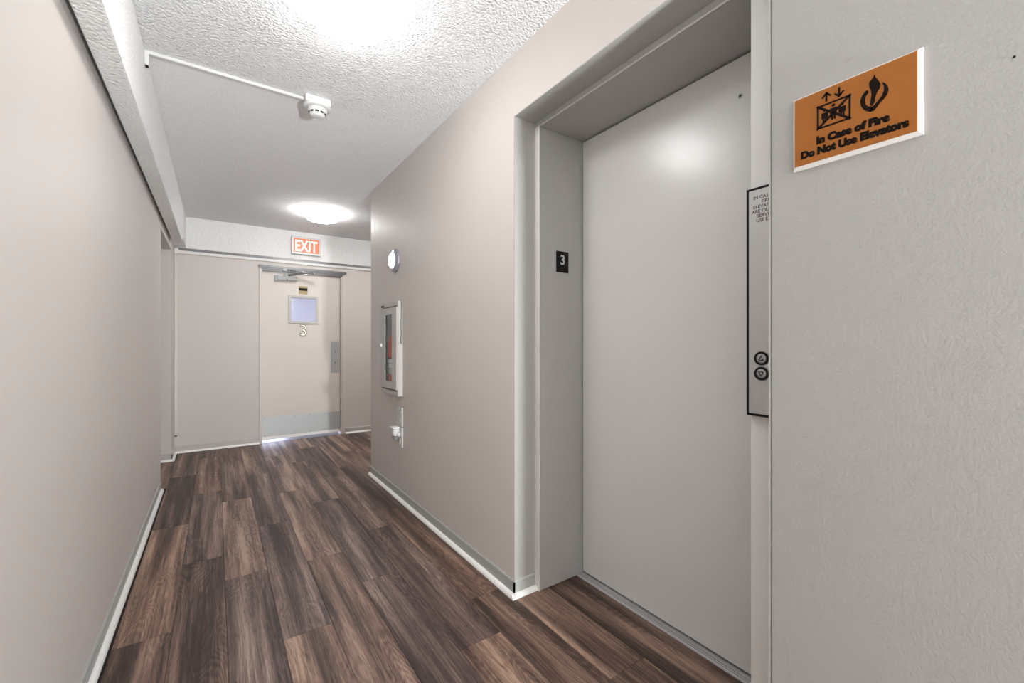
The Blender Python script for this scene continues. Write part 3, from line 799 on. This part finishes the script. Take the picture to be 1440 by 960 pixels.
# ------------------------------------------------------------------ round wall light
wf = Frame((RW, 3.165, 1.777), '-x')
wl = empty('wall_light', (RW, 3.165, 1.687), 'small round glowing wall light with silver rim above the extinguisher cabinet', 'wall light')
MB().lathe([(0.090, 0.0), (0.091, 0.006), (0.088, 0.011), (0.072, 0.024), (0.060, 0.026)], wf, seg=40).build('rim', M['rim_grey'], wl, 'silver rim')
MB().lathe([(0.060, 0.024), (0.058, 0.033), (0.046, 0.043), (0.028, 0.049), (0.008, 0.051)], wf, seg=40).build('lens', M['wall_lamp_glow'], wl, 'glowing white lens')

# ------------------------------------------------------------------ extinguisher cabinet
CY, CZ0 = 3.207, 0.765
xf2 = Frame((RW, CY, CZ0), '-x')          # a = -y
cb_ = empty('extinguisher_cabinet', (RW, CY, CZ0), 'pale grey fire extinguisher cabinet with narrow glass door on the right wall', 'cabinet')
ha = 0.193
# trim ring on the wall and the tub inside it
rr_ = MB()
rr_.rect_ring(-ha, ha, 0.0, 0.697, 0.034, 0.0, 0.036, xf2, 0.003)
rr_.build('body', M['cabinet'], cb_)
tub = MB()
ta0, ta1, tb0, tb1 = -0.155, 0.155, 0.037, 0.660
tub.box(ta0, ta1, tb0, tb1, -0.150, -0.147, xf2)
tub.box(ta0, ta0 + 0.003, tb0, tb1, -0.147, 0.0, xf2).box(ta1 - 0.003, ta1, tb0, tb1, -0.147, 0.0, xf2)
tub.box(ta0, ta1, tb0, tb0 + 0.003, -0.147, 0.0, xf2).box(ta0, ta1, tb1 - 0.003, tb1, -0.147, 0.0, xf2)
tub.build('lining', M['cabinet_in'], cb_, 'white inner lining')
da0, da1, db0, db1 = -0.184, 0.189, 0.046, 0.655
w0, w1, wb0, wb1 = -0.067, 0.087, 0.098, 0.600
dm = MB()
dm.box(da0, w0, db0, db1, 0.037, 0.047, xf2, 0.003).box(w1, da1, db0, db1, 0.037, 0.047, xf2, 0.003)
dm.box(w0, w1, db0, wb0, 0.037, 0.047, xf2, 0.002).box(w0, w1, wb1, db1, 0.037, 0.047, xf2, 0.002)
dr = dm.build('door', M['cabinet'], cb_)
MB().box(w0 - 0.002, w1 + 0.002, wb0 - 0.002, wb1 + 0.002, 0.040, 0.042, xf2).build('pane', M['cab_pane'], dr, 'clear glass strip')
MB().box(w0 - 0.001, w0 + 0.010, wb0, wb1, 0.0365, 0.0400, xf2).build('gasket', M['black'], dr, 'black gasket')
MB().box(da0 + 0.022, da0 + 0.055, 0.355, 0.385, 0.047, 0.062, xf2, 0.004).build('latch', M['white_plastic'], dr, 'white latch')
MB().box(-0.188, -0.120, 0.668, 0.682, 0.036, 0.039, xf2, 0.001).build('label_strip', M['black'], cb_, 'black label strip')
MB().tube([(0.197, 0.700, 0.012), (0.198, 0.55, 0.014), (0.198, 0.44, 0.014)], 0.003, xf2, 8).tube(
    [(0.198, 0.44, 0.014), (0.192, 0.425, 0.016), (0.207, 0.40, 0.018), (0.214, 0.385, 0.018)], 0.004, xf2, 8).build('striker', M['grey_metal'], cb_, 'thin dark striker bar hanging at the side')

ex = empty('fire_extinguisher', (1.166, 3.268, 0.806), 'red fire extinguisher with white label behind the cabinet glass', 'fire extinguisher')
uf = Frame((1.166, 3.268, 0.806), 'w')
MB().lathe([(0.058, 0.0), (0.067, 0.008), (0.067, 0.35), (0.060, 0.395), (0.030, 0.425), (0.018, 0.432), (0.018, 0.445)], uf, seg=32).build('tank', M['red_paint'], ex)
MB().lathe([(0.0676, 0.105), (0.0676, 0.235)], uf, seg=32).build('label', M['label_white'], ex, 'white label band')
for z0_, z1_ in ((0.226, 0.236), (0.188, 0.192), (0.150, 0.154)):
    MB().lathe([(0.0681, z0_), (0.0681, z1_)], uf, seg=32).build('label_line', M['ink'], ex)
MB().lathe([(0.02, 0.440), (0.022, 0.470), (0.012, 0.475)], uf, seg=20).box(-0.012, 0.012, -0.010, 0.075, 0.470, 0.482, uf, 0.003).box(-0.010, 0.010, -0.010, 0.070, 0.495, 0.503, uf, 0.003).build('valve', M['closer_metal'], ex)

# ------------------------------------------------------------------ outlets
def outlet(z0, z1, name, label, slots):
    zc = (z0 + z1) / 2
    f_ = Frame((RW, 3.064, zc), '-x')
    e = empty(name, (RW, 3.064, z0), label, 'outlet')
    h = (z1 - z0) / 2
    MB().box(-0.052, 0.052, -h, h, 0.0, 0.007, f_, 0.002).build('cover_plate', M['white_plastic'], e)
    for b in slots:
        rec = MB().box(-0.021, 0.021, b - 0.018, b + 0.018, 0.007, 0.009, f_, 0.003).build('receptacle', M['white_plastic'], e)
        for a in (-0.008, 0.008):
            MB().box(a - 0.0016, a + 0.0016, b - 0.004, b + 0.008, 0.009, 0.0094, f_).build('slot', M['dark_gap'], rec)
        MB().lathe([(0.003, 0.009), (0.003, 0.0094)], f_, 0, b - 0.011, 10).build('slot', M['dark_gap'], rec)
    return e
outlet(0.543, 0.682, 'wall_outlet', 'white outlet plate directly below the extinguisher cabinet', (0.024, -0.024))
outlet(0.392, 0.534, 'wall_outlet', 'lower white outlet plate with a device plugged in', (-0.030,))
qf = Frame((RW, 3.088, 0.46), '-x')
ng = empty('night_light', (RW, 3.088, 0.45), 'white plug-in night light with dark underside in the lower outlet', 'night light')
MB().box(-0.030, 0.030, 0.010, 0.066, 0.009, 0.052, qf, 0.005).build('body', M['white_plastic'], ng)
MB().box(-0.032, 0.032, 0.066, 0.076, 0.009, 0.062, qf, 0.002).build('top_cap', M['white_gloss'], ng, 'bright white cap')
MB().box(-0.024, 0.024, -0.020, 0.012, 0.014, 0.048, qf, 0.008, 3).build('sensor_window', M['grey_metal'], ng, 'dark translucent underside')
MB().lathe([(0.018, 0.009), (0.018, 0.026), (0.010, 0.032)], qf, 0.034, 0.022, 18).build('knob', M['white_plastic'], ng)

# ------------------------------------------------------------------ housing of the fill lamp added behind the viewer
ul = empty('floor_uplight', (1.005, -2.75, 0.0), 'black wedge floor uplight at the back of the hall behind the viewer', 'floor lamp')
MB().sweep([(-2.93, 0.0), (-2.57, 0.0), (-2.57, 0.175), (-2.93, 0.400)], 'x', 0.915, 1.095).build('housing', M['black'], ul)
beam = bpy.data.objects['floor_uplight_beam']
for key in ('label', 'category'):
    del beam[key]
beam.location = Vector(beam.location) - Vector(ul.location)
beam.parent = ul
